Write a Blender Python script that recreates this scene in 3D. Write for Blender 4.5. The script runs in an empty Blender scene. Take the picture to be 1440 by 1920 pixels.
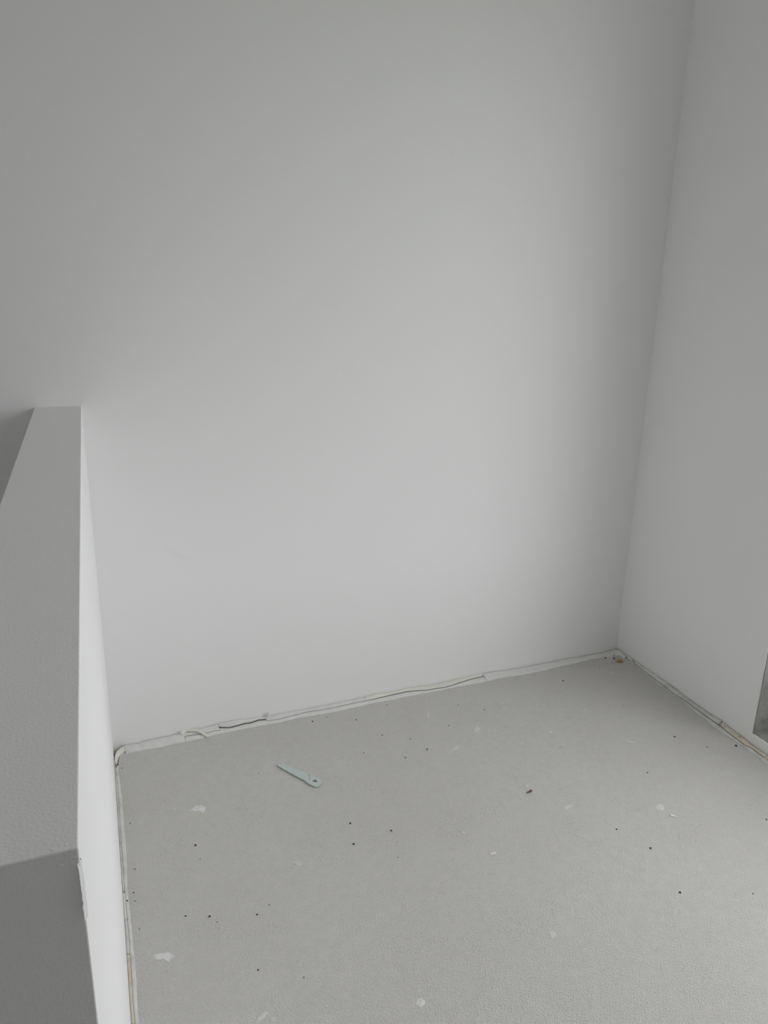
import bpy, bmesh, math, random
from mathutils import Vector, Matrix, noise
random.seed(7)
sc = bpy.context.scene
col = sc.collection

# ---------------------------------------------------------------- camera
cd = bpy.data.cameras.new('camera')
cam = bpy.data.objects.new('camera', cd)
col.objects.link(cam)
FW = Vector((0.34614495, 0.88917663, -0.29924669))
RT = Vector((0.93343745, -0.3584404, 0.01466293))
UP = Vector((0.09422417, 0.28440357, 0.95406311))
m = Matrix((RT, UP, -FW)).transposed().to_4x4()
m.translation = Vector((0, 0, 1.317))
cam.matrix_world = m
cd.sensor_fit = 'VERTICAL'
cd.sensor_height = 32.0
cd.lens = 32.0 * 1395.41 / 1920.0
cd.clip_start = 0.02
sc.camera = cam

# ---------------------------------------------------------------- daylight
w = bpy.data.worlds.new('overcast_sky')
sc.world = w
w.use_nodes = True
bg = w.node_tree.nodes['Background']
bg.inputs[0].default_value = (0.97, 0.985, 1.0, 1)
bg.inputs[1].default_value = 4.1
sc.view_settings.view_transform = 'Standard'
sc.view_settings.look = 'None'
sc.view_settings.gamma = 1.0
sc.view_settings.exposure = 0.0
sc.view_settings.use_curve_mapping = False
sc.cycles.max_bounces = 12
sc.cycles.diffuse_bounces = 10

# room measures (metres)
BRC = Vector((1.73628, 2.02756))          # back right corner
BLT = Vector((-0.03742, 2.01538))         # back end of the parapet, top edge
LEAN = -0.0135
DW = Vector((0.00195, -1.0))              # parapet direction, towards the camera
DR = Vector((-0.00633, -0.99998))         # right wall direction, towards the camera
DB = Vector((-0.99998, -0.00687))         # back wall direction, to the left
YE = 0.3911                               # near end of the parapet
PT = 0.1078                               # parapet thickness
H = 2.5                                  # ceiling
YREAR = -4.0
XL = -1.25                                # outer wall of the stairwell
ZS = -2.6                                 # bottom of the stairwell
WIN_Y1, WIN_Y0 = 1.3938, -0.05              # window opening along the right wall
WIN_Z0, WIN_Z1 = 0.037, 2.15
WT = 0.18                                 # outer wall thickness

# world light comes in through the openings only: help the sampler find them
def portal(name, loc, size, rot):
    l = bpy.data.lights.new(name, 'AREA'); l.shape = 'RECTANGLE'
    l.size, l.size_y = size; l.cycles.is_portal = True
    o = bpy.data.objects.new(name, l); o.location = loc; o.rotation_euler = rot
    col.objects.link(o)
portal('window_portal', (BRC.x - 0.0 + WT + 0.02, (WIN_Y0 + WIN_Y1) / 2, (WIN_Z0 + WIN_Z1) / 2),
       (WIN_Z1 - WIN_Z0, WIN_Y1 - WIN_Y0), (0, math.radians(90), 0))

# ---------------------------------------------------------------- materials
def mat(name, c, rough=0.8, bumps=(), var=None, spots=None, metallic=0.0, spec=0.5):
    """bumps: (scale, detail, strength, distance, stretch); var: (scale, colour2, lo, hi)"""
    m = bpy.data.materials.new(name); m.use_nodes = True
    nt = m.node_tree; b = nt.nodes['Principled BSDF']
    b.inputs['Base Color'].default_value = (*c, 1)
    b.inputs['Roughness'].default_value = rough
    b.inputs['Metallic'].default_value = metallic
    b.inputs['Specular IOR Level'].default_value = spec
    tc = nt.nodes.new('ShaderNodeTexCoord')
    last = None
    src = None
    def rgb(v):
        n = nt.nodes.new('ShaderNodeRGB'); n.outputs[0].default_value = (*v, 1); return n.outputs[0]
    def mix(f, a, bb):
        n = nt.nodes.new('ShaderNodeMix'); n.data_type = 'RGBA'
        nt.links.new(f, n.inputs[0]); nt.links.new(a, n.inputs[6]); nt.links.new(bb, n.inputs[7]); return n.outputs[2]
    def ramp(x, lo, hi):
        n = nt.nodes.new('ShaderNodeMapRange'); n.inputs[1].default_value = lo; n.inputs[2].default_value = hi
        nt.links.new(x, n.inputs[0]); return n.outputs[0]
    src = rgb(c)
    for sc_, c2, lo, hi in (var or ()):
        n = nt.nodes.new('ShaderNodeTexNoise'); n.inputs['Scale'].default_value = sc_; n.inputs['Detail'].default_value = 3
        nt.links.new(tc.outputs['Object'], n.inputs['Vector'])
        src = mix(ramp(n.outputs[0], lo, hi), src, rgb(c2))
    for sc_, c2, rad in (spots or ()):
        v = nt.nodes.new('ShaderNodeTexVoronoi'); v.inputs['Scale'].default_value = sc_
        nt.links.new(tc.outputs['Object'], v.inputs['Vector'])
        gate = nt.nodes.new('ShaderNodeTexNoise'); gate.inputs['Scale'].default_value = 9
        nt.links.new(tc.outputs['Object'], gate.inputs['Vector'])
        g = ramp(gate.outputs[0], 0.45, 0.65)
        r = nt.nodes.new('ShaderNodeMath'); r.operation = 'MULTIPLY'; r.inputs[1].default_value = rad
        nt.links.new(g, r.inputs[0])
        lt = nt.nodes.new('ShaderNodeMath'); lt.operation = 'LESS_THAN'
        nt.links.new(v.outputs['Distance'], lt.inputs[0]); nt.links.new(r.outputs[0], lt.inputs[1])
        src = mix(lt.outputs[0], src, rgb(c2))
    nt.links.new(src, b.inputs['Base Color'])
    for sc_, det, st, di, stretch in bumps:
        mp = nt.nodes.new('ShaderNodeMapping'); mp.inputs['Rotation'].default_value = (0, 0, stretch[1])
        mp.inputs['Scale'].default_value = (1, stretch[0], 1)
        mp.vector_type = 'TEXTURE'
        nt.links.new(tc.outputs['Object'], mp.inputs['Vector'])
        n = nt.nodes.new('ShaderNodeTexNoise'); n.inputs['Scale'].default_value = sc_; n.inputs['Detail'].default_value = det
        nt.links.new(mp.outputs[0], n.inputs['Vector'])
        bp = nt.nodes.new('ShaderNodeBump'); bp.inputs['Strength'].default_value = st; bp.inputs['Distance'].default_value = di
        nt.links.new(n.outputs[0], bp.inputs['Height'])
        if last: nt.links.new(last, bp.inputs['Normal'])
        last = bp.outputs[0]
    if last: nt.links.new(last, b.inputs['Normal'])
    return m

N1 = (1, 0)
M_WALL = mat('white_wall_paint', (0.9, 0.9, 0.9), 0.75, [(160, 2, 0.25, 0.0006, N1), (5, 2, 0.3, 0.002, N1)], spec=0.3)
M_PARA = mat('parapet_paint', (0.9, 0.9, 0.9), 0.8, [(420, 3, 0.5, 0.0007, N1), (90, 2, 0.2, 0.0006, N1)], spec=0.3)
M_CEIL = mat('ceiling_paint', (0.8, 0.8, 0.79), 0.9)
M_FLOOR = mat('grey_screed', (0.73, 0.715, 0.69), 0.8,
              [(450, 3, 1.0, 0.0048, (1.8, math.radians(-12.5))), (9, 3, 0.35, 0.004, N1)],
              var=[(2.2, (0.7, 0.68, 0.65), 0.35, 0.65), (45, (0.68, 0.67, 0.65), 0.35, 0.75)], spots=[(130, (0.30, 0.29, 0.27), 0.13), (210, (0.36, 0.35, 0.33), 0.16)], spec=0.2)
M_SUB = mat('dark_subfloor', (0.10, 0.10, 0.09), 0.95, [(60, 3, 0.6, 0.003, N1)])
M_BAND = mat('plaster_band', (0.765, 0.76, 0.745), 0.85, [(70, 4, 0.6, 0.002, N1), (300, 3, 0.5, 0.0008, N1)],
             var=[(40, (0.72, 0.72, 0.70), 0.45, 0.7)], spots=[(150, (0.25, 0.24, 0.22), 0.11)])
M_DUSTY = mat('dusty_plaster', (0.70, 0.695, 0.67), 0.9, [(70, 4, 0.6, 0.002, N1), (300, 3, 0.5, 0.0008, N1)],
              var=[(30, (0.58, 0.575, 0.55), 0.45, 0.7)], spots=[(170, (0.25, 0.24, 0.22), 0.2)])
M_FOAM = mat('cream_edge_foam', (0.80, 0.785, 0.70), 0.7, [(80, 3, 0.5, 0.0015, N1)], var=[(18, (0.78, 0.77, 0.72), 0.4, 0.6)])
M_OCHRE = mat('ochre_edge_foam', (0.66, 0.57, 0.46), 0.75, [(90, 3, 0.5, 0.0015, N1)],
              var=[(25, (0.72, 0.69, 0.60), 0.4, 0.62), (60, (0.52, 0.42, 0.31), 0.6, 0.75)])
M_CONC = mat('raw_concrete', (0.45, 0.45, 0.43), 0.9, [(60, 5, 0.8, 0.006, N1), (260, 3, 0.6, 0.001, N1)],
             var=[(30, (0.36, 0.36, 0.335), 0.5, 0.7)])
M_CRACK_SHADE = mat('painted_crack_shade', (0.20, 0.19, 0.175), 0.95)  # dark colour standing in for the shade inside the strip cracks
M_STAIR = mat('stair_concrete', (0.30, 0.30, 0.29), 0.9, [(60, 4, 0.5, 0.002, N1)])
M_DARK = mat('dark_crumb', (0.035, 0.032, 0.03), 0.8)
M_BROWN = mat('brown_crumb', (0.16, 0.10, 0.08), 0.8)
M_CHIP = mat('white_plaster_chip', (0.82, 0.82, 0.81), 0.8, [(200, 2, 0.4, 0.001, N1)])
M_SMEAR = mat('white_smear', (0.79, 0.79, 0.79), 0.75, [(120, 3, 0.35, 0.001, N1)], var=[(150, (0.68, 0.68, 0.66), 0.45, 0.62)])
M_FAINT = mat('faint_smear', (0.72, 0.715, 0.70), 0.75, [(120, 3, 0.35, 0.001, N1)], var=[(160, (0.64, 0.635, 0.62), 0.42, 0.6)])
M_STEEL = mat('zinc_plated_steel', (0.62, 0.685, 0.675), 0.45, [(90, 2, 0.15, 0.0005, N1)], var=[(60, (0.55, 0.64, 0.61), 0.4, 0.7)], metallic=0.25)
M_ORANGE = mat('orange_brown_crumb', (0.42, 0.23, 0.10), 0.7, var=[(300, (0.5, 0.36, 0.10), 0.45, 0.6)])
M_FRAME = mat('white_window_frame', (0.78, 0.78, 0.78), 0.4)
M_SCUFF = mat('grey_scuff', (0.76, 0.76, 0.76), 0.8)
M_GROUND = mat('outdoor_ground', (0.30, 0.30, 0.28), 0.95, var=[(0.4, (0.24, 0.26, 0.2), 0.4, 0.6)])

def glass():
    m = bpy.data.materials.new('window_glass'); m.use_nodes = True; nt = m.node_tree; nt.nodes.clear()
    o = nt.nodes.new('ShaderNodeOutputMaterial'); mx = nt.nodes.new('ShaderNodeMixShader')
    t = nt.nodes.new('ShaderNodeBsdfTransparent'); g = nt.nodes.new('ShaderNodeBsdfGlossy'); g.inputs['Roughness'].default_value = 0.02
    lw = nt.nodes.new('ShaderNodeLayerWeight'); lw.inputs[0].default_value = 0.5
    pw = nt.nodes.new('ShaderNodeMath'); pw.operation = 'POWER'; pw.inputs[1].default_value = 4
    nt.links.new(lw.outputs['Facing'], pw.inputs[0])
    f = nt.nodes.new('ShaderNodeMath'); f.operation = 'MULTIPLY_ADD'; f.inputs[1].default_value = 0.7; f.inputs[2].default_value = 0.05
    nt.links.new(pw.outputs[0], f.inputs[0])
    nt.links.new(f.outputs[0], mx.inputs[0]); nt.links.new(t.outputs[0], mx.inputs[1]); nt.links.new(g.outputs[0], mx.inputs[2])
    nt.links.new(mx.outputs[0], o.inputs[0]); return m
M_GLASS = glass()

# ---------------------------------------------------------------- helpers
def link(name, bm, mats, parent=None, kind=None, label=None, cat=None, group=None, smooth=False, bevel=0):
    me = bpy.data.meshes.new(name)
    bmesh.ops.recalc_face_normals(bm, faces=bm.faces[:])
    if smooth:
        for f in bm.faces: f.smooth = True
    bm.to_mesh(me); bm.free()
    for mm in (mats if isinstance(mats, (list, tuple)) else [mats]): me.materials.append(mm)
    if name in ('plaster_fillet', 'plaster_flap', 'foam_strip'): me.materials.append(M_CRACK_SHADE)
    o = bpy.data.objects.new(name, me); col.objects.link(o)
    if parent: o.parent = parent
    if bevel:
        b = o.modifiers.new('bevel', 'BEVEL'); b.width = bevel; b.segments = 3; b.limit_method = 'ANGLE'
    tag(o, label, cat, group, kind)
    return o
def tag(o, label=None, cat=None, group=None, kind=None):
    for k, v in (('label', label), ('category', cat), ('group', group), ('kind', kind)):
        if v: o[k] = v
def empty(name, loc=(0, 0, 0), **kw):
    o = bpy.data.objects.new(name, None); o.location = loc; o.empty_display_size = 0.05
    col.objects.link(o); tag(o, **kw); return o
def prism(bm, pts, z0, z1, mi=0):
    """pts: plan polygon; z may be floats or lists"""
    z0 = z0 if isinstance(z0, (list, tuple)) else [z0] * len(pts)
    z1 = z1 if isinstance(z1, (list, tuple)) else [z1] * len(pts)
    a = [bm.verts.new((p[0], p[1], z)) for p, z in zip(pts, z0)]
    b = [bm.verts.new((p[0], p[1], z)) for p, z in zip(pts, z1)]
    fs = [bm.faces.new(a[::-1]), bm.faces.new(b)]
    n = len(pts)
    for i in range(n):
        fs.append(bm.faces.new((a[i], a[(i + 1) % n], b[(i + 1) % n], b[i])))
    for f in fs: f.material_index = mi
    return fs
def rect(p, q, t, side):
    """plan rectangle along p->q with thickness t on the given side"""
    p, q = Vector(p), Vector(q); d = (q - p).normalized(); n = Vector((-d.y, d.x)) * t * side
    return [p, q, q + n, p + n]

# ---------------------------------------------------------------- the shell
def right(y):                      # point of the right wall's face at y
    return Vector((BRC.x + (BRC.y - y) * DR.x, y))
def back(x):
    return Vector((x, BRC.y + (BRC.x - x) * DB.y))

bm = bmesh.new()                   # back wall: also the stairwell's end wall, so it runs down past the floor
prism(bm, [back(XL - 0.3), back(BRC.x), back(BRC.x) + Vector((0, 0.3)), back(XL - 0.3) + Vector((0, 0.3))], ZS, H)
wall_back = link('wall_back', bm, M_WALL, kind='structure')

bm = bmesh.new()                   # right wall with the balcony window opening
NX = Vector((WT, 0))
def seg(y0, y1, z0, z1, far=False):
    a, b = right(y0), right(y1)
    return prism(bm, [a, b, b + NX, a + NX], z0, z1)
seg(WIN_Y1, BRC.y + 0.3, ZS, H)
seg(YREAR - 0.3, WIN_Y0, ZS, H)
seg(WIN_Y0, WIN_Y1, WIN_Z1, H)
seg(WIN_Y0, WIN_Y1, ZS, WIN_Z0)
wall_right = link('wall_right', bm, M_WALL, kind='structure')
# raw, unpainted concrete of the reveal: a rough skin on the jamb and on the threshold
bm = bmesh.new()
def rough_sheet(o, ux, uy, nrm, nx, ny, amp, base=0.002, edge=1):
    vs = []
    for j in range(ny + 1):
        row = []
        for i in range(nx + 1):
            p = o + ux * (i / nx) + uy * (j / ny)
            k = noise.fractal(p * 38, 1.0, 2.0, 4) * amp
            fall = min(1.0, i / 3.0) if edge else 1
            row.append(bm.verts.new(p + nrm * max(0.0003, base + k * fall)))
        vs.append(row)
    for j in range(ny):
        for i in range(nx):
            bm.faces.new((vs[j][i], vs[j][i + 1], vs[j + 1][i + 1], vs[j + 1][i]))
j0 = Vector((*right(WIN_Y1), WIN_Z0))
rough_sheet(j0 + Vector((0.003, 0, 0)), Vector((WT - 0.04, 0, 0)), Vector((0, 0, 0.22)), Vector((0, -1, 0)), 50, 50, 0.006, 0.003)
rough_sheet(j0 + Vector((0.003, 0, 0.22)), Vector((WT - 0.04, 0, 0)), Vector((0, 0, WIN_Z1 - WIN_Z0 - 0.22)), Vector((0, -1, 0)), 12, 60, 0.0008, 0.0025, 0)
link('window_reveal', bm, M_CONC, parent=wall_right, smooth=True)
bm = bmesh.new()
rough_sheet(j0 + Vector((0.006, 0, 0)), Vector((WT - 0.04, 0, 0)), Vector((0, -(WIN_Y1 - WIN_Y0), 0)), Vector((0, 0, 1)), 40, 260, 0.006, 0.002)
link('window_threshold', bm, M_CONC, parent=wall_right, smooth=True)

bm = bmesh.new()                   # rear wall, far behind the camera
prism(bm, [(XL - 0.3, YREAR), (BRC.x + 0.05, YREAR), (BRC.x + 0.05, YREAR - WT), (XL - 0.3, YREAR - WT)], ZS, H)
link('wall_rear', bm, M_WALL, kind='structure')
bm = bmesh.new()
prism(bm, [(XL, YREAR), (XL, back(XL).y), (XL - 0.3, back(XL).y), (XL - 0.3, YREAR)], ZS, H)
link('wall_stairwell', bm, M_WALL, kind='structure')
bm = bmesh.new()
prism(bm, [(XL - 0.3, YREAR - 0.3), (BRC.x + WT, YREAR - 0.3), (BRC.x + WT, BRC.y + 0.3), (XL - 0.3, BRC.y + 0.3)], H, H + 0.2)
link('ceiling', bm, M_CEIL, kind='structure')

# parapet: half-height wall beside the stairwell
bt = BLT.copy(); et = bt + DW * (bt.y - YE)
bb = bt + Vector((LEAN, 0)); eb = et + Vector((LEAN, 0))
bm = bmesh.new()
T = Vector((-PT, 0))
v = [bm.verts.new(c) for c in (
    (bb.x, bb.y, -0.25), (eb.x, eb.y, -0.25), (eb.x + T.x, eb.y, -0.25), (bb.x + T.x, bb.y, -0.25),
    (bt.x, bt.y, 1.0), (et.x, et.y, 1.0), (et.x + T.x, et.y, 1.0), (bt.x + T.x, bt.y, 1.0))]
# face leans so that z = 0 sits exactly on bb / eb
for i in range(4): v[i].co.x += LEAN * 0.25
for f in ((0, 1, 2, 3), (4, 5, 6, 7), (0, 1, 5, 4), (1, 2, 6, 5), (2, 3, 7, 6), (3, 0, 4, 7)): bm.faces.new([v[i] for i in f])
wall_left = link('wall_left', bm, M_PARA, kind='structure', bevel=0.0012)

# ---------------------------------------------------------------- traced edges of the plaster strips, world metres
WB=[(-0.0215,2.0125,0.0036),(0.0023,2.0126,0.0033),(0.0168,2.0127,-0.0011),(0.0322,2.0129,0.0035),(0.0504,2.0130,0.0046),(0.0808,2.0132,0.0048),(0.1115,2.0134,0.0049),
    (0.1380,2.0136,0.0062),(0.1583,2.0137,0.0070),(0.2057,2.0140,0.0091),(0.2459,2.0143,0.0130),(0.2864,2.0146,0.0151),(0.3191,2.0148,0.0143),(0.3619,2.0151,0.0076),
    (0.4021,2.0154,0.0063),(0.4703,2.0159,0.0066),(0.5399,2.0163,0.0050),(0.6110,2.0168,0.0054),(0.6836,2.0173,0.0057),(0.7578,2.0178,0.0100),(0.8336,2.0184,0.0064),
    (0.8915,2.0188,0.0097),(0.9506,2.0192,0.0048),(0.9904,2.0194,0.0050),(1.0509,2.0199,0.0073),(1.1125,2.0203,0.0076),(1.1750,2.0207,0.0100),(1.2390,2.0211,0.0060),
    (1.3260,2.0217,0.0021),(1.4148,2.0224,0.0024),(1.4602,2.0227,0.0004),(1.5057,2.0230,0.0027),(1.5757,2.0235,-0.0004),(1.6469,2.0239,-0.0024),(1.6946,2.0243,0.0000),
    (1.7309,2.0245,0.0013)]
CB=[(0.1330,1.9970,0.0050),(0.1640,1.9973,0.0050),(0.2088,1.9929,0.0050),(0.2345,1.9954,0.0050),(0.2581,1.9928,0.0050),(0.2883,1.9909,0.0050),(0.3229,1.9935,0.0050),
    (0.3635,1.9911,0.0050),(0.3974,1.9943,0.0050),(0.4304,1.9918,0.0050),(0.4791,1.9963,0.0050),(0.5271,2.0015,0.0050),(0.5697,1.9976,0.0050),(0.6048,1.9965,0.0050),
    (0.6779,2.0003,0.0050),(0.7511,1.9996,0.0050),(0.8283,2.0050,0.0050),(0.8667,2.0054,0.0050),(0.8945,2.0027,0.0050),(0.9385,1.9923,0.0050),(0.9773,1.9912,0.0050),
    (1.0056,1.9883,0.0050),(1.0372,1.9917,0.0050),(1.0656,2.0001,0.0050),(1.0825,2.0016,0.0050),(1.1167,2.0083,0.0050),(1.1706,2.0121,0.0050)]
UB=[(0.2498,2.0105,0.0070),(0.2830,1.9971,0.0070),(0.2995,1.9987,0.0070),(0.3281,2.0036,0.0070),(0.3493,2.0021,0.0070),(0.3754,2.0082,0.0070),(0.3993,2.0028,0.0070)]
FB=[(-0.0175,1.9755,0.0010),(0.0029,1.9748,0.0010),(0.0324,1.9750,0.0010),(0.0770,1.9727,0.0010),(0.1075,1.9756,0.0010),(0.1457,1.9759,0.0010),(0.2000,1.9762,0.0010),
    (0.2323,1.9820,0.0010),(0.2802,1.9824,0.0010),(0.3206,1.9827,0.0010),(0.3782,1.9831,0.0010),(0.4276,1.9807,0.0010),(0.4964,1.9841,0.0010),(0.5475,1.9816,0.0010),
    (0.6171,1.9792,0.0010),(0.6901,1.9827,0.0010),(0.7462,1.9861,0.0010),(0.8199,1.9837,0.0010),(0.8970,1.9858,0.0010),(0.9352,1.9845,0.0010),(0.9943,1.9850,0.0010),
    (1.0746,1.9856,0.0010),(1.1344,1.9829,0.0010),(1.2198,1.9867,0.0010),(1.3015,1.9809,0.0010),(1.3888,1.9815,0.0010),(1.4827,1.9887,0.0010),(1.5031,1.9855,0.0010),
    (1.5769,1.9927,0.0010),(1.6356,1.9932,0.0010),(1.6900,1.9869,0.0010)]
WR=[(1.7332,2.0191,0.0069),(1.7331,1.9980,0.0119),(1.7330,1.9753,0.0057),(1.7328,1.9512,0.0071),(1.7327,1.9332,0.0076),(1.7325,1.9096,0.0080),(1.7324,1.8920,0.0075),
    (1.7322,1.8632,0.0077),(1.7321,1.8353,0.0098),(1.7319,1.8073,0.0080),(1.7317,1.7802,0.0082),(1.7316,1.7538,0.0103),(1.7314,1.7277,0.0104),(1.7312,1.7016,0.0087),
    (1.7311,1.6761,0.0071),(1.7309,1.6509,0.0054),(1.7307,1.6268,0.0065),(1.7306,1.6005,0.0071),(1.7304,1.5677,0.0070),(1.7302,1.5337,0.0081),(1.7300,1.5121,0.0117),
    (1.7299,1.4944,0.0111),(1.7298,1.4830,0.0086),(1.7297,1.4548,0.0073),(1.7295,1.4255,0.0072),(1.7293,1.3939,0.0033),(1.7291,1.3736,0.0019),(1.7290,1.3540,0.0029),
    (1.7288,1.3254,0.0048)]
CR=[(1.7313,1.9731,0.0050),(1.7182,1.9414,0.0050),(1.7185,1.9328,0.0050),(1.7301,1.9266,0.0050),(1.7226,1.9085,0.0050),(1.7173,1.8816,0.0050),(1.7168,1.8497,0.0050),
    (1.7156,1.8148,0.0050),(1.7159,1.7878,0.0050),(1.7150,1.7469,0.0050),(1.7108,1.7083,0.0050),(1.7107,1.6905,0.0050),(1.7134,1.6684,0.0050),(1.7149,1.6333,0.0050),
    (1.7131,1.5837,0.0050),(1.7136,1.5383,0.0050),(1.7143,1.4882,0.0050),(1.7108,1.4652,0.0050),(1.7101,1.4476,0.0050),(1.7079,1.4307,0.0050),(1.7079,1.4162,0.0050),
    (1.7079,1.4019,0.0050),(1.7070,1.3909,0.0050),(1.7145,1.3741,0.0050),(1.7135,1.3496,0.0050),(1.7116,1.3285,0.0050),(1.7119,1.3097,0.0050)]
FR=[(1.7128,1.9702,0.0010),(1.7174,1.9367,0.0010),(1.7257,1.9234,0.0010),(1.7201,1.9046,0.0010),(1.7156,1.8817,0.0010),(1.7140,1.8483,0.0010),(1.7134,1.8114,0.0010),
    (1.7115,1.7553,0.0010),(1.7112,1.7080,0.0010),(1.7115,1.6655,0.0010),(1.7108,1.6280,0.0010),(1.7065,1.5994,0.0010),(1.7023,1.5714,0.0010),(1.7040,1.5388,0.0010),
    (1.6968,1.4978,0.0010),(1.6985,1.4670,0.0010),(1.7002,1.4368,0.0010),(1.7018,1.4074,0.0010),(1.7013,1.3766,0.0010),(1.7020,1.3379,0.0010),(1.6987,1.2967,0.0010)]
WL=[(-0.0493,1.9470,0.0060),(-0.0492,1.9086,0.0060),(-0.0490,1.8259,0.0060),(-0.0489,1.7665,0.0060),(-0.0488,1.7023,0.0060),(-0.0487,1.6413,0.0060),(-0.0485,1.5656,0.0060),
    (-0.0484,1.4948,0.0060),(-0.0483,1.4530,0.0060),(-0.0482,1.4130,0.0060),(-0.0481,1.3528,0.0060),(-0.0480,1.2828,0.0060),(-0.0479,1.2304,0.0060),(-0.0478,1.1929,0.0060),
    (-0.0477,1.1563,0.0060),(-0.0477,1.1127,0.0060)]
CL=[(-0.0472,1.9088,0.0050),(-0.0462,1.8592,0.0050),(-0.0457,1.7664,0.0050),(-0.0464,1.6813,0.0050),(-0.0459,1.6022,0.0050),(-0.0455,1.5288,0.0050),(-0.0454,1.4525,0.0050),
    (-0.0447,1.3968,0.0050),(-0.0433,1.3369,0.0050),(-0.0426,1.3084,0.0050),(-0.0433,1.2547,0.0050),(-0.0433,1.2165,0.0050),(-0.0433,1.1799,0.0050),(-0.0433,1.1449,0.0050),
    (-0.0424,1.1111,0.0050)]
FL=[(-0.0366,1.9363,0.0010),(-0.0403,1.9121,0.0010),(-0.0395,1.8624,0.0010),(-0.0383,1.8262,0.0010),(-0.0367,1.7685,0.0010),(-0.0360,1.7246,0.0010),(-0.0362,1.6623,0.0010),
    (-0.0352,1.6031,0.0010),(-0.0363,1.5301,0.0010),(-0.0385,1.4625,0.0010),(-0.0382,1.4221,0.0010),(-0.0362,1.3751,0.0010),(-0.0360,1.3383,0.0010),(-0.0358,1.3029,0.0010),
    (-0.0347,1.2685,0.0010),(-0.0342,1.2422,0.0010),(-0.0344,1.2044,0.0010),(-0.0355,1.1687,0.0010),(-0.0357,1.1342,0.0010),(-0.0352,1.1118,0.0010)]
DARK=[(0.498,1.481,0.0073),(0.586,1.421,0.0073),(0.483,1.410,0.0071),(0.568,1.332,0.0035),(0.122,1.537,0.0073),(0.126,1.488,0.0036),(0.322,1.757,0.0040),
    (1.122,1.231,0.0061),(1.158,1.148,0.0075),(1.128,1.013,0.0072),(1.349,1.389,0.0059),(1.544,1.501,0.0081),(1.685,1.401,0.0101),(1.599,1.426,0.0054),(0.809,1.699,0.0066),
    (0.733,1.684,0.0057),(0.710,1.809,0.0059),(0.922,1.787,0.0052),(1.068,1.829,0.0054),(1.003,1.886,0.0045),(0.074,1.331,0.0054),(0.122,1.312,0.0067),(0.135,1.292,0.0033),
    (0.219,1.282,0.0060),(0.249,1.299,0.0040),(0.193,1.148,0.0050),(0.274,1.100,0.0037),(0.532,1.951,0.0069),(0.579,1.959,0.0052),(0.663,1.914,0.0061),(1.412,1.897,0.0078),
    (1.584,1.926,0.0051),(1.653,1.985,0.0083),(1.679,1.969,0.0104),(1.657,1.950,0.0062),(0.628,1.746,0.0049),(0.782,1.763,0.0050),(1.282,0.953,0.0045),(1.510,1.127,0.0066),
    (1.184,1.575,0.0042),(0.783,1.961,0.0054),(-0.050,1.471,0.0057),(-0.041,1.413,0.0055),(-0.040,1.922,0.0058),(-0.031,1.903,0.0050),(-0.022,1.665,0.0046),
    (-0.020,1.508,0.0043),(-0.027,1.432,0.0049),(-0.025,1.406,0.0041),(-0.021,1.326,0.0040),(0.519,1.669,0.0031)]
CHIPS=[(1.292,1.222,0.0125,0.0129),(0.788,1.264,0.0180,0.0088),(0.752,1.352,0.0067,0.0075),(1.399,1.523,0.0355,0.0085),(1.609,1.889,0.0152,0.0098),(0.995,1.453,0.0073,0.0091),
    (0.825,0.923,0.0032,0.0152),(0.089,1.685,0.0069,0.0063),(1.202,1.650,0.0115,0.0115),(1.141,1.577,0.0063,0.0080),(1.755,1.701,0.0055,0.0110),(1.669,1.547,0.0051,0.0097),
    (1.379,1.380,0.0046,0.0051),(0.211,1.621,0.0054,0.0061),(1.373,1.717,0.0121,0.0097)]
SMEARS=[[(0.0012,1.2496),(0.0048,1.2563),(0.0192,1.2536),(0.0287,1.2541),(0.0343,1.2467),(0.0406,1.2364),(0.0330,1.2339),(0.0293,1.2275),(0.0235,1.2322),
    (0.0190,1.2391),(0.0116,1.2379),(0.0048,1.2430)],
[(0.1351,1.6766),(0.1437,1.6801),(0.1543,1.6784),(0.1664,1.6674),(0.1611,1.6585),(0.1540,1.6461),(0.1476,1.6591),(0.1358,1.6613),(0.1219,1.6685)],
[(0.9846,1.7429),(0.9989,1.7560),(1.0069,1.7501),(1.0076,1.7377),(0.9961,1.7298),(0.9796,1.7298)],
[(0.8486,1.6553),(0.8652,1.6683),(0.8839,1.6781),(0.8983,1.6896),(0.9049,1.6817),(0.8934,1.6691),(0.8793,1.6687),(0.8607,1.6590)],
[(0.8845,1.8755),(0.8950,1.8782),(0.8894,1.8577),(0.8789,1.8424),(0.8758,1.8561)],
[(1.0405,1.3454),(1.0544,1.3514),(1.0675,1.3510),(1.0691,1.3438),(1.0565,1.3374),(1.0410,1.3365)],
[(0.4593,0.9746),(0.4662,0.9803),(0.4733,0.9788),(0.4778,0.9713),(0.4728,0.9650),(0.4639,0.9625),(0.4586,0.9679)],
[(0.7868,1.0219),(0.7959,1.0257),(0.8013,1.0180),(0.7942,1.0092),(0.7849,1.0070),(0.7833,1.0146)],
[(0.1646,1.0407),(0.1729,1.0521),(0.1820,1.0566),(0.1923,1.0528),(0.1844,1.0445),(0.1747,1.0414),(0.1679,1.0373)],
[(0.1909,1.0376),(0.1988,1.0414),(0.2046,1.0359),(0.1983,1.0304),(0.1925,1.0315)],
[(1.2713,1.2681),(1.2891,1.2728),(1.2966,1.2589),(1.2825,1.2487),(1.2680,1.2561)],
[(0.3258,1.4005),(0.3373,1.4052),(0.3486,1.3939),(0.3432,1.3835),(0.3351,1.3918)]]
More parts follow.
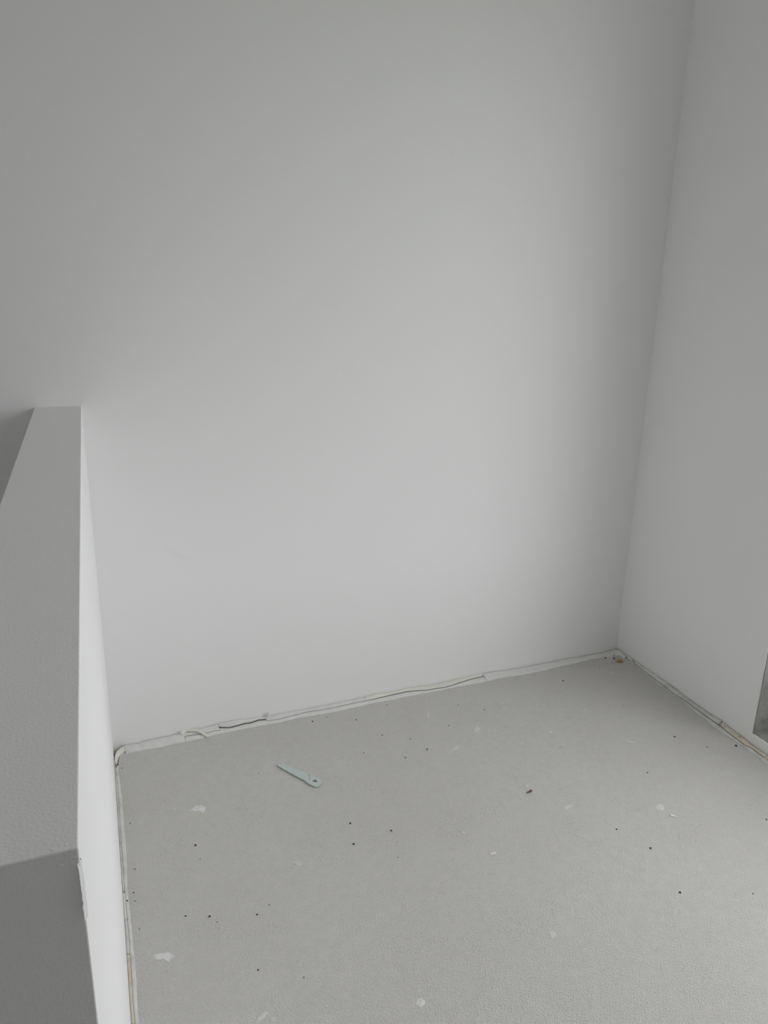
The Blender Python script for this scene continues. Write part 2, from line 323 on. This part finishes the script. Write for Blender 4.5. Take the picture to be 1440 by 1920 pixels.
TOOL=[(0.3788,1.7686),(0.3840,1.7749),(0.3906,1.7787),(0.4121,1.7519),(0.4372,1.7189),(0.4509,1.6990),(0.4583,1.6902),(0.4672,1.6823),(0.4740,1.6757),(0.4762,1.6679),
    (0.4762,1.6595),(0.4728,1.6511),(0.4668,1.6461),(0.4613,1.6427),(0.4567,1.6423),(0.4515,1.6451),(0.4440,1.6556),(0.4357,1.6688),(0.4345,1.6779),(0.4209,1.6976),
    (0.4048,1.7231),(0.3918,1.7441)]
TOOLC = (0.425, 1.71)
HOLE = (0.4578, 1.6668)
ARCO = [(-0.0495, 1.935, 0.006), (-0.0490, 1.950, 0.007), (-0.0465, 1.970, 0.008), (-0.0410, 1.986, 0.008), (-0.0320, 1.999, 0.007), (-0.0200, 2.0065, 0.006), (-0.0060, 2.0090, 0.004)]
ARCI = [(-0.0420, 1.935, 0.003), (-0.0412, 1.950, 0.003), (-0.0375, 1.965, 0.003), (-0.0300, 1.977, 0.003), (-0.0200, 1.985, 0.003), (-0.0080, 1.990, 0.003), (-0.0000, 1.994, 0.002)]
CHIPLAB = {0: 'pale round plaster chip on the floor towards the right edge, with a small shadow', 1: 'small white comma-shaped plaster chip in the middle of the floor', 3: 'thin pale splinter lying on the floor near the right wall', 4: 'short white flake on the floor close to the far right corner'}
CRUMBLAB = {0: 'black crumb in mid floor, upper left one of a group of three',
    1: 'black crumb in mid floor, right-hand one of a group of three',
    2: 'black crumb in mid floor, lowest one of a group of three',
    4: 'single black crumb below the grey smear nearest the half-height wall',
    7: 'topmost of three black crumbs running diagonally down the right side of the floor',
    8: 'middle one of three black crumbs running diagonally down the right side of the floor',
    9: 'lowest of three black crumbs running diagonally down the right side of the floor',
    11: 'black crumb lying between the thin pale splinter and the right wall strip',
    12: 'largest black crumb, close to the ochre part of the right wall strip',
    21: 'dark crumb at lower left above the largest white smear',
    27: 'dark crumb near the back wall strip, above the steel key',
    33: 'black crumb in the far corner, just left of the orange brown crumb'}
CHIPROT = {3: -0.75, 6: 0.2}


def dens(c, step=0.004, jit=0.0, seed=0.0, zj=0.0):
    """resample a polyline evenly and give it a little unevenness"""
    c = [Vector(q) for q in c]; out = [c[0].copy()]; L = 0
    for a, b in zip(c, c[1:]):
        n = max(1, int((b - a).length / step))
        for i in range(1, n + 1): out.append(a.lerp(b, i / n))
    res = []
    for i, q in enumerate(out):
        k = Vector((q.x * 90 + seed, q.y * 90, seed)); k2 = k * 3.1
        res.append(q + Vector((noise.noise(k) + 0.5 * noise.noise(k2), noise.noise(k + Vector((7, 3, 1))) + 0.5 * noise.noise(k2 + Vector((5, 1, 2))), 0)) * jit
                   + Vector((0, 0, zj * noise.noise(k * 0.6))))
    return res
def arclen(c):
    s = [0]
    for a, b in zip(c, c[1:]): s.append(s[-1] + (b - a).length)
    return s
def resample(c, n):
    s = arclen(c); out = []; j = 0
    for i in range(n):
        t = s[-1] * i / (n - 1)
        while j < len(s) - 2 and s[j + 1] < t: j += 1
        out.append(c[j].lerp(c[j + 1], (t - s[j]) / max(1e-9, s[j + 1] - s[j])))
    return out
def ribbon(bm, A, B, crown=0.002, down=0.02, rows=5, lump=0.0012, n=None, grime=False):
    """a lumpy strip whose top runs from curve A to curve B, with sides going down"""
    n = n or max(len(A), len(B))
    A, B = resample(A, n), resample(B, n)
    prev = None
    for a, b in zip(A, B):
        r = [bm.verts.new((a.x, a.y, a.z - down))]
        for k in range(rows + 1):
            t = k / rows
            p = a.lerp(b, t)
            e = math.sin(math.pi * t)
            p.z += crown * e ** 0.5 + lump * e * noise.noise(Vector((p.x * 70, p.y * 70, 3.3))) if 0 < k < rows else 0
            r.append(bm.verts.new(p))
        r.append(bm.verts.new((b.x, b.y, b.z - down)))
        if prev:
            for i in range(len(r) - 1):
                f = bm.faces.new((prev[i], prev[i + 1], r[i + 1], r[i]))
                if grime and i == len(r) - 2: f.material_index = 1      # shade of the open crack, painted on its side face
        else: bm.faces.new(r)
        prev = r
    bm.faces.new(prev[::-1])
def cut(c, x0, x1, ax=0):
    """part of a curve between two coordinates along an axis"""
    lo, hi = min(x0, x1), max(x0, x1)
    return [q for q in c if lo <= q[ax] <= hi]
def shift(c, dx=0, dy=0, dz=0): return [Vector((q[0] + dx, q[1] + dy, q[2] + dz)) for q in c]

# floor: top surface ends where the plaster strips begin
fb = dens([(-0.040, 1.985, 0.0)] + [], 1)
FBD, FRD, FLD = dens(FB, 0.008, 0.0006, 1), dens(FR, 0.008, 0.0006, 2), dens(FL, 0.008, 0.0006, 3)
edge = [Vector((q.x - 0.003, q.y, 0)) for q in FLD[::-1]]
edge += [Vector((-0.0365, 1.958, 0)), Vector((-0.0325, 1.972, 0)), Vector((-0.026, 1.980, 0))]
edge += [Vector((q.x, q.y + 0.003, 0)) for q in FBD if q.x > -0.022]
edge += [Vector((q.x + 0.003, q.y, 0)) for q in FRD]
lx = FLD[-1].x - 0.003
edge += [Vector((FRD[-1].x, YREAR - 0.1, 0)), Vector((XL - 0.1, YREAR - 0.1, 0)), Vector((XL - 0.1, YE - 0.0, 0)), Vector((eb.x - 0.02, YE - 0.0, 0)), Vector((lx, YE, 0))]
bm = bmesh.new()
prism(bm, [(q.x, q.y) for q in edge], -0.02, 0.0)
floor = link('floor', bm, M_FLOOR, kind='structure')
bm = bmesh.new()
e2 = [(bb.x - 0.05, back(0).y + 0.05), (BRC.x + 0.05, BRC.y + 0.05), (BRC.x + 0.05, YREAR - 0.1), (XL - 0.1, YREAR - 0.1), (XL - 0.1, YE), (bb.x - 0.05, YE)]
prism(bm, e2, -0.25, -0.02)
link('floor_slab', bm, M_SUB, parent=floor)
# stairs going down behind the parapet
stairs = empty('staircase', ((XL + bt.x - PT) / 2, YE, 0), label='concrete stair flight going down behind the white half-height wall', cat='stairs') if 1 else None
if 1:
    for k in range(8):
        bm = bmesh.new()
        y0 = YE + k * 0.2; z1 = -0.18 * (k + 1)
        ox, oy = stairs.location.x, stairs.location.y
        prism(bm, [(XL + 0.003 - ox, y0 + 0.001 - oy), (bb.x - PT - 0.03 - ox, y0 + 0.001 - oy), (bb.x - PT - 0.03 - ox, min(y0 + 0.2, back(0).y - 0.02) - oy), (XL + 0.003 - ox, min(y0 + 0.2, back(0).y - 0.02) - oy)], z1 - 0.2, z1)
        link('step', bm, M_STAIR, parent=stairs)
bm = bmesh.new(); prism(bm, [(XL - 0.3, YREAR), (BRC.x + WT, YREAR), (BRC.x + WT, BRC.y + .3), (XL - .3, BRC.y + .3)], ZS - 0.1, ZS)
link('floor_lower', bm, M_STAIR, kind='structure')

# ---- back strip
t1 = empty('trim_1', (0, 0, 0), kind='structure')
WBD = dens(shift(WB, dz=0.002), 0.004, 0.0005, 4, 0.0008)
FBS = shift(dens(FB, 0.004, 0.0007, 1), dz=0.0004)
CBD = dens(CB, 0.004, 0.0006, 5)
for q in WBD: q.y = min(q.y, back(q.x).y - 0.0028)
SPL = 0.1475                        # left of here the strip is one piece
def piece(bm, A, B, **k): ribbon(bm, A, B, **k)
bm = bmesh.new(); piece(bm, cut(WBD, -0.1, SPL + .006), cut(FBS, -0.1, SPL + .006), crown=0.0025, lump=0.002)
link('plaster_band', bm, M_BAND, parent=t1, smooth=True)
hi = 1.165
bm = bmesh.new(); piece(bm, shift(cut(CBD, SPL + .002, hi), dy=-0.0008), cut(FBS, SPL + .002, hi), crown=0.0015, lump=0.0015)
link('plaster_band', bm, M_BAND, parent=t1, smooth=True)
UBD = dens(UB, 0.004, 0.0004, 6); u0, u1 = UBD[0].x, UBD[-1].x
for xa, xb in ((SPL - .002, u0 + 0.004), (u1 - 0.004, 0.728)):
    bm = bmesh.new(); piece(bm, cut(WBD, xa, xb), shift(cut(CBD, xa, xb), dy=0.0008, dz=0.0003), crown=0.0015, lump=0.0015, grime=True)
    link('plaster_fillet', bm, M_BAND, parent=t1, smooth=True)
# along this stretch an open crack runs through the fillet
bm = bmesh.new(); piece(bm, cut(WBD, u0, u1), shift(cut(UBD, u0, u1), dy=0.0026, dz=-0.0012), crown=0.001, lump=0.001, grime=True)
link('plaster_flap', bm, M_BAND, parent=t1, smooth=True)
bm = bmesh.new(); piece(bm, shift(cut(UBD, u0, u1), dy=-0.0022, dz=-0.003), shift(cut(CBD, u0, u1), dy=0.0004, dz=0.001), crown=0.0008, lump=0.001)
link('plaster_fillet', bm, M_BAND, parent=t1, smooth=True)
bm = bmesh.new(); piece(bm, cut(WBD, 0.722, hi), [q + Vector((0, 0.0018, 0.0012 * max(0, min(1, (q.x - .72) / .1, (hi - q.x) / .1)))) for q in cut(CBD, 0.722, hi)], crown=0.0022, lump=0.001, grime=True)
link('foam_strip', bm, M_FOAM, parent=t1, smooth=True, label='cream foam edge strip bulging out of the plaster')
bm = bmesh.new(); piece(bm, cut(WBD, hi - .006, 1.80), cut(FBS, hi - .006, 1.80), crown=0.0018, lump=0.0015)
link('plaster_band', bm, M_BAND, parent=t1, smooth=True)
# corner filler, kinked where the two walls meet
bm = bmesh.new()
ribbon(bm, dens([(1.700, 2.0215, 0.004), (1.7285, 2.0190, 0.006), (1.7288, 2.000, 0.010), (1.7288, 1.978, 0.008), (1.7270, 1.960, 0.007)], 0.004, 0.0004, 1),
       dens([(1.700, 1.9930, 0.001), (1.7130, 1.9900, 0.002), (1.7165, 1.983, 0.004), (1.7172, 1.970, 0.004), (1.7160, 1.957, 0.003)], 0.004, 0.0004, 2), crown=0.001, lump=0.0015)
link('plaster_fillet', bm, M_BAND, parent=t1, smooth=True)

# ---- right strip
t2 = empty('trim_2', (0, 0, 0), kind='structure')
WRD = dens(shift(WR, dz=0.002), 0.004, 0.0004, 7, 0.0006)
for q in WRD: q.x = min(q.x, right(q.y).x - 0.0035)
CRD = dens(CR, 0.004, 0.0005, 8); FRS = shift(dens(FR, 0.004, 0.0006, 2), dz=0.0004)
for y1, y0, m_, nm in ((1.962, 1.92, M_DUSTY, 'plaster_fillet'), (1.919, 1.50, M_DUSTY, 'plaster_fillet'), (1.499, 1.0, M_OCHRE, 'foam_strip')):
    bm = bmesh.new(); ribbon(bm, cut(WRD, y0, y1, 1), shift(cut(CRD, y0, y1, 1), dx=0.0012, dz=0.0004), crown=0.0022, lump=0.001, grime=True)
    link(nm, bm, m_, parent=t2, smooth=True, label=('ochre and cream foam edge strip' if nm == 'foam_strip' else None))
bm = bmesh.new(); ribbon(bm, shift(cut(CRD, 1.0, 1.955, 1), dx=-0.0014), cut(FRS, 1.0, 1.955, 1), crown=0.001, lump=0.001)
link('plaster_band', bm, M_DUSTY, parent=t2, smooth=True)

# the right strip runs on along the wall behind the camera
bm = bmesh.new(); ye = WRD[-1].y + 0.003
ribbon(bm, [Vector((WRD[-1].x, ye, WRD[-1].z)), Vector((right(YREAR + .02).x - .004, YREAR + .02, .007))], [Vector((CRD[-1].x, ye, .006)), Vector((right(YREAR).x - .022, YREAR + .02, .006))], n=300, crown=0.002)
link('foam_strip', bm, M_OCHRE, parent=t2, smooth=True)
bm = bmesh.new()
ribbon(bm, [Vector((CRD[-1].x - .0014, ye, .005)), Vector((right(YREAR).x - .0234, YREAR + .02, .005))], [Vector((FRS[-1].x, ye, .0014)), Vector((FRD[-1].x - .004, YREAR + .02, .0014))], n=300, crown=0.001)
link('plaster_band', bm, M_DUSTY, parent=t2, smooth=True)

# ---- left strip along the parapet
t3 = empty('trim_3', (0, 0, 0), kind='structure')
WLD = shift(dens(WL, 0.004, 0.0002, 9), dx=-0.0009)
CLD = dens(CL, 0.004, 0.0004, 10); FLS = shift(dens(FL, 0.004, 0.0005, 3), dz=0.0004)
for y1, y0, m_, nm in ((1.95, 1.60, M_DUSTY, 'plaster_fillet'), (1.599, 1.44, M_DUSTY, 'plaster_fillet'), (1.439, 1.36, M_FOAM, 'foam_strip'), (1.359, 1.27, M_DUSTY, 'plaster_fillet'), (1.269, 1.0, M_OCHRE, 'foam_strip')):
    bm = bmesh.new(); ribbon(bm, cut(WLD, y0, y1, 1), shift(cut(CLD, y0, y1, 1), dz=0.001), crown=0.0012, lump=0.0008)
    link(nm, bm, m_, parent=t3, smooth=True)
bm = bmesh.new(); ribbon(bm, shift(cut(CLD, 1.0, 1.95, 1), dx=0.0004), cut(FLS, 1.0, 1.95, 1), crown=0.0012, lump=0.001)
link('plaster_band', bm, M_DUSTY, parent=t3, smooth=True)
# both left pieces run on towards the camera, below the frame
bm = bmesh.new()
ya = 1.10
ribbon(bm, [Vector((WLD[-1].x, ya, .006)), Vector((eb.x + .002, YE + .01, .006))], [Vector((FLS[-1].x, ya, .001)), Vector((FLS[-1].x, YE + .01, .001))], n=40)
link('plaster_band', bm, M_DUSTY, parent=t3, smooth=True)
# rounded corner of the foam strip
bm = bmesh.new()
arcO = dens(ARCO, 0.003); arcI = dens(ARCI, 0.003)
ribbon(bm, arcO, arcI, crown=0.0015, lump=0.0008)
link('foam_strip', bm, M_FOAM, parent=t3, smooth=True, label='cream foam edge strip bent round the corner')
# ---------------------------------------------------------------- blobs and crumbs
def blob(bm, c, r, sq=(1, 1, 1), rough=0.25, sub=2, rot=0.0, seed=0):
    b2 = bmesh.new(); bmesh.ops.create_icosphere(b2, subdivisions=sub, radius=1)
    for v in b2.verts:
        k = 1 + rough * noise.noise(v.co * 1.7 + Vector((seed, seed * 2.1, 0)))
        x, y, z = v.co.x * sq[0] * r * k, v.co.y * sq[1] * r * k, v.co.z * sq[2] * r * k
        v.co = Vector((x * math.cos(rot) - y * math.sin(rot) + c[0], x * math.sin(rot) + y * math.cos(rot) + c[1], z + c[2]))
    me = bpy.data.meshes.new('tmp'); b2.to_mesh(me); b2.free(); bm.from_mesh(me); bpy.data.meshes.remove(me)

def crumb(name, x, y, s, mm, sq, label, cat, group=None, rot=0.0, seed=0, rough=0.35, z=0.0):
    bm = bmesh.new(); r = s / 2
    blob(bm, (0, 0, r * sq[2] * 0.85), r, sq, rough, 2, 0, seed)
    o = link(name, bm, mm, label=label, cat=cat, group=group)
    o.location = (x, y, z); o.rotation_euler = (0, 0, rot); return o

for i, (x, y, s) in enumerate(DARK):
    s *= 0.8
    lab = CRUMBLAB.get(i, 'very small dark speck of dirt, one of many strewn over the grey floor'); z = 0.0
    if x < 0.02 - 0.04 and y > 1.3: z = 0.004
    crumb('dirt_crumb', x, y, s, M_DARK, (1.0, 0.75, 0.5), lab, 'crumb', None if i in CRUMBLAB else 'small dark dirt specks scattered on the floor', random.uniform(0, 3), i, z=z)
for i, (x, y, a, b) in enumerate(CHIPS):
    big = CHIPLAB.get(i)
    bm = bmesh.new()
    blob(bm, (0, 0, 0.0009), 0.5, (a * 0.85, min(b, a * 1.2) * 0.7, 0.0024), 0.7, 3, 0, i + 40)
    o = link('plaster_chip', bm, M_CHIP, label=big or 'tiny white plaster chip lying on the bare grey floor', cat='chip', group=None if big else 'tiny white plaster chips on the floor')
    o.location = (x, y, 0.0006); o.rotation_euler = (0, 0, CHIPROT.get(i, 0.0))

def smear(pts, mm, h=0.0007, i=0):
    bm = bmesh.new(); n = len(pts)
    cx = sum(p[0] for p in pts) / n; cy = sum(p[1] for p in pts) / n
    fine = []
    for k in range(n):
        a, b = Vector(pts[k]), Vector(pts[(k + 1) % n])
        for t in range(5):
            q = a.lerp(b, t / 5); nn = noise.noise(Vector((q.x * 400, q.y * 400, i)))
            fine.append(q + (q - Vector((cx, cy))) * 0.16 * nn)
    rings = []
    for sc_, z in ((1.0, 0.0001), (0.93, h * 0.8), (0.6, h * 1.05), (0.3, h)):
        rings.append([bm.verts.new((cx + (q.x - cx) * sc_, cy + (q.y - cy) * sc_, z + (0.25 * h * noise.noise(Vector((q.x * 300, q.y * 300, sc_))) if sc_ < 1 else 0))) for q in fine])
    m_ = len(fine)
    for r0, r1 in zip(rings, rings[1:]):
        for k in range(m_): bm.faces.new((r0[k], r0[(k + 1) % m_], r1[(k + 1) % m_], r1[k]))
    bm.faces.new(rings[-1])
    return link('plaster_smear', bm, mm, parent=floor, smooth=True)
STRONG = {0, 1, 6}
for i, s in enumerate(SMEARS):
    o = smear(s, M_SMEAR if i in STRONG else M_FAINT, i=i)
    if i == 0: o['label'] = 'largest white plaster smear stuck to the floor'

# orange crumb in the corner, brown twig, loose sliver and lump on the strip
bm = bmesh.new()
blob(bm, (0, 0, 0.0045), 0.010, (1.0, 0.8, 0.45), 0.4, 3, 0, 5); blob(bm, (0.009, -0.003, 0.003), 0.006, (1, 0.8, 0.5), 0.4, 2, 0, 6)
o = link('cork_crumb', bm, M_ORANGE, label='small orange brown crumb in the far right corner of the floor', cat='crumb', smooth=True)
o.location = (1.683, 1.945, 0.0)
bm = bmesh.new()
blob(bm, (0, 0, 0.0022), 0.010, (1.0, 0.22, 0.22), 0.5, 2, 0.15, 2); blob(bm, (0.004, 0.001, 0.003), 0.005, (0.9, 0.6, 0.5), 0.5, 2, 0.9, 3)
o = link('brown_fibre', bm, M_BROWN, label='small reddish brown fibre lying in the middle of the floor', cat='debris'); o.location = (0.990, 1.430, 0)
bm = bmesh.new()
sl = dens([(0.1580, 2.0125, 0.0130), (0.1760, 2.0085, 0.0135), (0.1930, 2.0005, 0.0120), (0.2060, 1.9850, 0.0090), (0.2160, 1.9735, 0.0045)], 0.003, 0.0003, 3)
nn = len(sl)
prev = None
for i, q in enumerate(sl):
    t = (sl[min(i + 1, nn - 1)] - sl[max(i - 1, 0)]).normalized(); sd = t.cross(Vector((0, 0, 1))).normalized()
    wd = 0.0052 * (0.55 + 0.6 * math.sin(math.pi * (0.15 + 0.75 * i / nn)))
    r = [bm.verts.new(q + sd * wd * math.cos(a) + Vector((0, 0, 0.0018 * math.sin(a)))) for a in [k * math.pi / 4 for k in range(8)]]
    if prev:
        for k in range(8): bm.faces.new((prev[k], prev[(k + 1) % 8], r[(k + 1) % 8], r[k]))
    else: bm.faces.new(r)
    prev = r
bm.faces.new(prev[::-1])
link('foam_sliver', bm, M_FOAM, label='loose cream foam sliver sticking out of the back wall edge strip', cat='sliver', smooth=True)
bm = bmesh.new(); blob(bm, (0, 0, 0), 0.0075, (1.1, 0.8, 1.0), 0.5, 3, 0, 9); blob(bm, (0.009, 0.001, 0.004), 0.0045, (1, .8, .8), 0.5, 2, 0, 8)
o = link('plaster_lump', bm, M_CHIP, label='white plaster lump at the left end of the loose foam sliver', cat='lump', smooth=True); o.location = (0.1450, 2.0075, 0.0105)
bm = bmesh.new(); blob(bm, (0, 0, 0), 0.0055, (1.1, 0.6, 1.3), 0.5, 3, 0, 12)
o = link('plaster_lump', bm, M_CHIP, label='small white plaster lump on the dark crack at the back wall', cat='lump', smooth=True); o.location = (0.408, 2.0085, 0.018)
bm = bmesh.new(); blob(bm, (0, 0, 0), 0.005, (1.0, 1.3, 0.9), 0.5, 2, 0, 13)
o = link('plaster_lump', bm, M_CHIP, label='small pale plaster lump where the right wall strip begins to kink', cat='lump', smooth=True); o.location = (1.7265, 1.800, 0.0125)

# ---------------------------------------------------------------- damaged near corner of the parapet
bm = bmesh.new()
pr = [Vector((et.x - 0.0005, YE - 0.0006, 0.990)), Vector((et.x - 0.0002, YE - 0.0012, 0.975)), Vector((et.x + LEAN * 0.04, YE - 0.0014, 0.957)), Vector((et.x + LEAN * 0.055, YE - 0.0004, 0.9475))]
prev = None
for i, q in enumerate(dens(pr, 0.0015)):
    n_ = noise.noise(Vector((0, q.z * 300, 1))) * 0.0006
    r = [bm.verts.new(q + Vector((-0.0003, 0.0060, 0))), bm.verts.new(q + Vector((0.0010 + n_ * 0.6, 0.0030 + n_, 0))), bm.verts.new(q + Vector((-0.0010 - n_, -0.0002, 0))), bm.verts.new(q + Vector((-0.0014 - n_, 0.0006, 0)))]
    if prev:
        for k in range(3): bm.faces.new((prev[k], prev[k + 1], r[k + 1], r[k]))
    prev = r
link('torn_corner_edge', bm, M_PARA, parent=wall_left)
bm = bmesh.new()
for k, (dx, dy, z, r) in enumerate([(-0.0075, 0.0055, 1.0, 0.0022), (-0.014, 0.0035, 1.0, 0.0030), (-0.004, 0.0015, 0.9995, 0.0024), (-0.011, -0.0002, 0.991, 0.0026), (-0.016, 0.0005, 0.996, 0.0024), (-0.0025, 0.0, 0.994, 0.0022), (-0.021, 0.001, 0.9985, 0.002)]):
    blob(bm, (et.x + dx, YE + dy, z - (0.0006 if z > 0.999 else 0)), r * 0.6, (1.3, 0.25, 0.5) if z < 0.999 else (1.4, 1, 0.5), 0.8, 3, 0, k)
link('paint_crumbs', bm, M_PARA, parent=wall_left, smooth=True)

# tiny marks on the back wall
bm = bmesh.new()
sc_p = [(0.1213, 0.6164), (0.1385, 0.5987), (0.1545, 0.5826), (0.1682, 0.5714), (0.1865, 0.5627), (0.2075, 0.5488)]
prev = None
for i, (x, z) in enumerate(sc_p):
    h = 0.0006 * math.sin(math.pi * (i + 0.4) / 6.2)
    y = back(x).y - 0.0002
    r = (bm.verts.new((x, y, z + h)), bm.verts.new((x, y - 0.0003, z)), bm.verts.new((x, y, z - h)))
    if prev: bm.faces.new((prev[0], prev[1], r[1], r[0])); bm.faces.new((prev[1], prev[2], r[2], r[1]))
    prev = r
link('hair_scratch', bm, M_SCUFF, parent=wall_back)
bm = bmesh.new(); blob(bm, (0.0414, back(0.04).y, 0.0412), 0.0020, (1.2, 0.25, 1), 0.5, 2, 0, 1); blob(bm, (0.206, back(0.2).y, 0.026), 0.0022, (1.2, 0.25, 1), 0.5, 2, 0, 4)
link('paint_pimple', bm, M_WALL, parent=wall_back, smooth=True)

# ---------------------------------------------------------------- flat steel key
key = empty('steel_key', (TOOLC[0], TOOLC[1], 0.0), label='flat zinc-plated steel key with a holed round head lying on the grey floor', cat='tool')
def ringpts(c, r, n=20, notch=None):
    out = []
    for k in range(n):
        a = 2 * math.pi * k / n
        rr = r * (1.0 if notch is None or abs((a - notch + math.pi) % (2 * math.pi) - math.pi) > 0.33 else 1.55)
        out.append(Vector((c[0] + rr * math.cos(a), c[1] + rr * math.sin(a))))
    return out
loc = [Vector((x - TOOLC[0], y - TOOLC[1])) for x, y in TOOL]
def chaikin(P):
    out = [P[0]]
    for a, b in zip(P, P[1:]): out += [a.lerp(b, 0.25), a.lerp(b, 0.75)]
    return out + [P[-1]]
head = chaikin(chaikin(loc[3:20]))
outl = loc[:3] + head + loc[20:]
holes = [ringpts(Vector((HOLE[0] - TOOLC[0], HOLE[1] - TOOLC[1])), 0.0058, 28, -0.9), ringpts(Vector((0.3892 - TOOLC[0], 0.0 + 1.7712 - TOOLC[1])), 0.0016, 10)]
from mathutils.geometry import delaunay_2d_cdt
allp = list(outl); loops = [list(range(len(outl)))]
for hl in holes: loops.append(list(range(len(allp), len(allp) + len(hl)))); allp += hl
edges = [(l[i], l[(i + 1) % len(l)]) for l in loops for i in range(len(l))]
vo, eo, fo, *_ = delaunay_2d_cdt(allp, edges, [], 0, 1e-7)
def inside(p, poly):
    c = False; n = len(poly)
    for i in range(n):
        a, b = poly[i], poly[(i + 1) % n]
        if (a.y > p.y) != (b.y > p.y) and p.x < (b.x - a.x) * (p.y - a.y) / (b.y - a.y) + a.x: c = not c
    return c
bm = bmesh.new()
TH = 0.003; Z0 = 0.0020
top = [bm.verts.new((q[0], q[1], Z0 + TH)) for q in vo]; bot = [bm.verts.new((q[0], q[1], Z0)) for q in vo]
for f in fo:
    c = sum((Vector(vo[i]) for i in f), Vector((0, 0))) / len(f)
    if inside(c, outl) and not any(inside(c, hl) for hl in holes):
        bm.faces.new([top[i] for i in f]); bm.faces.new([bot[i] for i in f][::-1])
for l in loops:
    for i in range(len(l)):
        a, b = l[i], l[(i + 1) % len(l)]
        try: bm.faces.new((top[a], top[b], bot[b], bot[a]))
        except ValueError: pass
bmesh.ops.delete(bm, geom=[v for v in bm.verts if not v.link_faces], context='VERTS')
kb = link('key_blade', bm, M_STEEL, parent=key)
bv = kb.modifiers.new('bevel', 'BEVEL'); bv.width = 0.0004; bv.segments = 2; bv.limit_method = 'ANGLE'
# bent V-shaped tab at the neck
def bar(bm, a, b, wd, z0, z1):
    d = (b - a).normalized(); n = Vector((-d.y, d.x)) * wd / 2
    prism(bm, [a - n, b - n, b + n, a + n], z0, z1)
bm = bmesh.new()
pa = Vector((0.4524 - TOOLC[0], 1.6905 - TOOLC[1])); pb = Vector((0.4490 - TOOLC[0], 1.6750 - TOOLC[1])); pc = Vector((0.4455 - TOOLC[0], 1.6795 - TOOLC[1]))
bar(bm, pa, pb, 0.0016, Z0 + TH - 0.0002, Z0 + TH + 0.0022); bar(bm, pb, pc, 0.0014, Z0 + TH - 0.0002, Z0 + TH + 0.0016)
link('stop_tab', bm, M_STEEL, parent=key)
bm = bmesh.new(); blob(bm, (0.4490 - TOOLC[0], 1.6955 - TOOLC[1], Z0 + TH), 0.0014, (1, 1, .6), 0.1, 2)
link('rivet', bm, M_DARK, parent=key)

# ---------------------------------------------------------------- window frame, glass and outdoors
def window(n, o, ux, L, zA, zB, nrm, t=0.03):
    """frame with one mullion; ux: unit vector along the wall, nrm: outward"""
    f = bmesh.new(); wd = 0.04
    def b(u0, u1, z0, z1):
        p = [o + ux * u0, o + ux * u1, o + ux * u1 + nrm * t, o + ux * u0 + nrm * t]
        prism(f, p, z0, z1)
    b(0, wd, zA, zB); b(L - max(wd, 0.12), L, zA, zB); b(L / 2 - wd / 2, L / 2 + wd / 2, zA, zB)  # far post is out of view, made extra wide to shade the floor
    for s in (0, 1):
        u0 = wd + s * (L / 2 - wd / 2); u1 = (L / 2 - wd / 2) if s == 0 else (L - max(wd, 0.12))
        b(u0, u1, zA, zA + 0.33); b(u0, u1, zB - wd, zB)  # tall solid lower panel, unseen, added to shade the floor along the wall
    wf = link('window_%d' % n, f, M_FRAME, kind='structure')
    for s in (0, 1):
        u0 = wd + s * (L / 2 - wd / 2) - 0.004; u1 = ((L / 2 - wd / 2) if s == 0 else (L - max(wd, 0.12))) + 0.004
        g = bmesh.new(); q0 = o + ux * u0 + nrm * t / 2; q1 = o + ux * u1 + nrm * t / 2
        vs = [g.verts.new((q0.x, q0.y, zA + 0.33 - .004)), g.verts.new((q1.x, q1.y, zA + 0.33 - .004)), g.verts.new((q1.x, q1.y, zB - wd + .004)), g.verts.new((q0.x, q0.y, zB - wd + .004))]
        g.faces.new(vs); link('glass_pane', g, M_GLASS, parent=wf)
window(1, right(WIN_Y0) + Vector((WT - 0.035, 0.0)), Vector((0, 1)), WIN_Y1 - WIN_Y0, WIN_Z0 + 0.001, WIN_Z1, Vector((1, 0)))
bm = bmesh.new(); prism(bm, [(-30, -40), (40, -40), (40, 30), (-30, 30)], -2.75 - 0.1, -2.75)
link('ground', bm, M_GROUND, kind='structure')
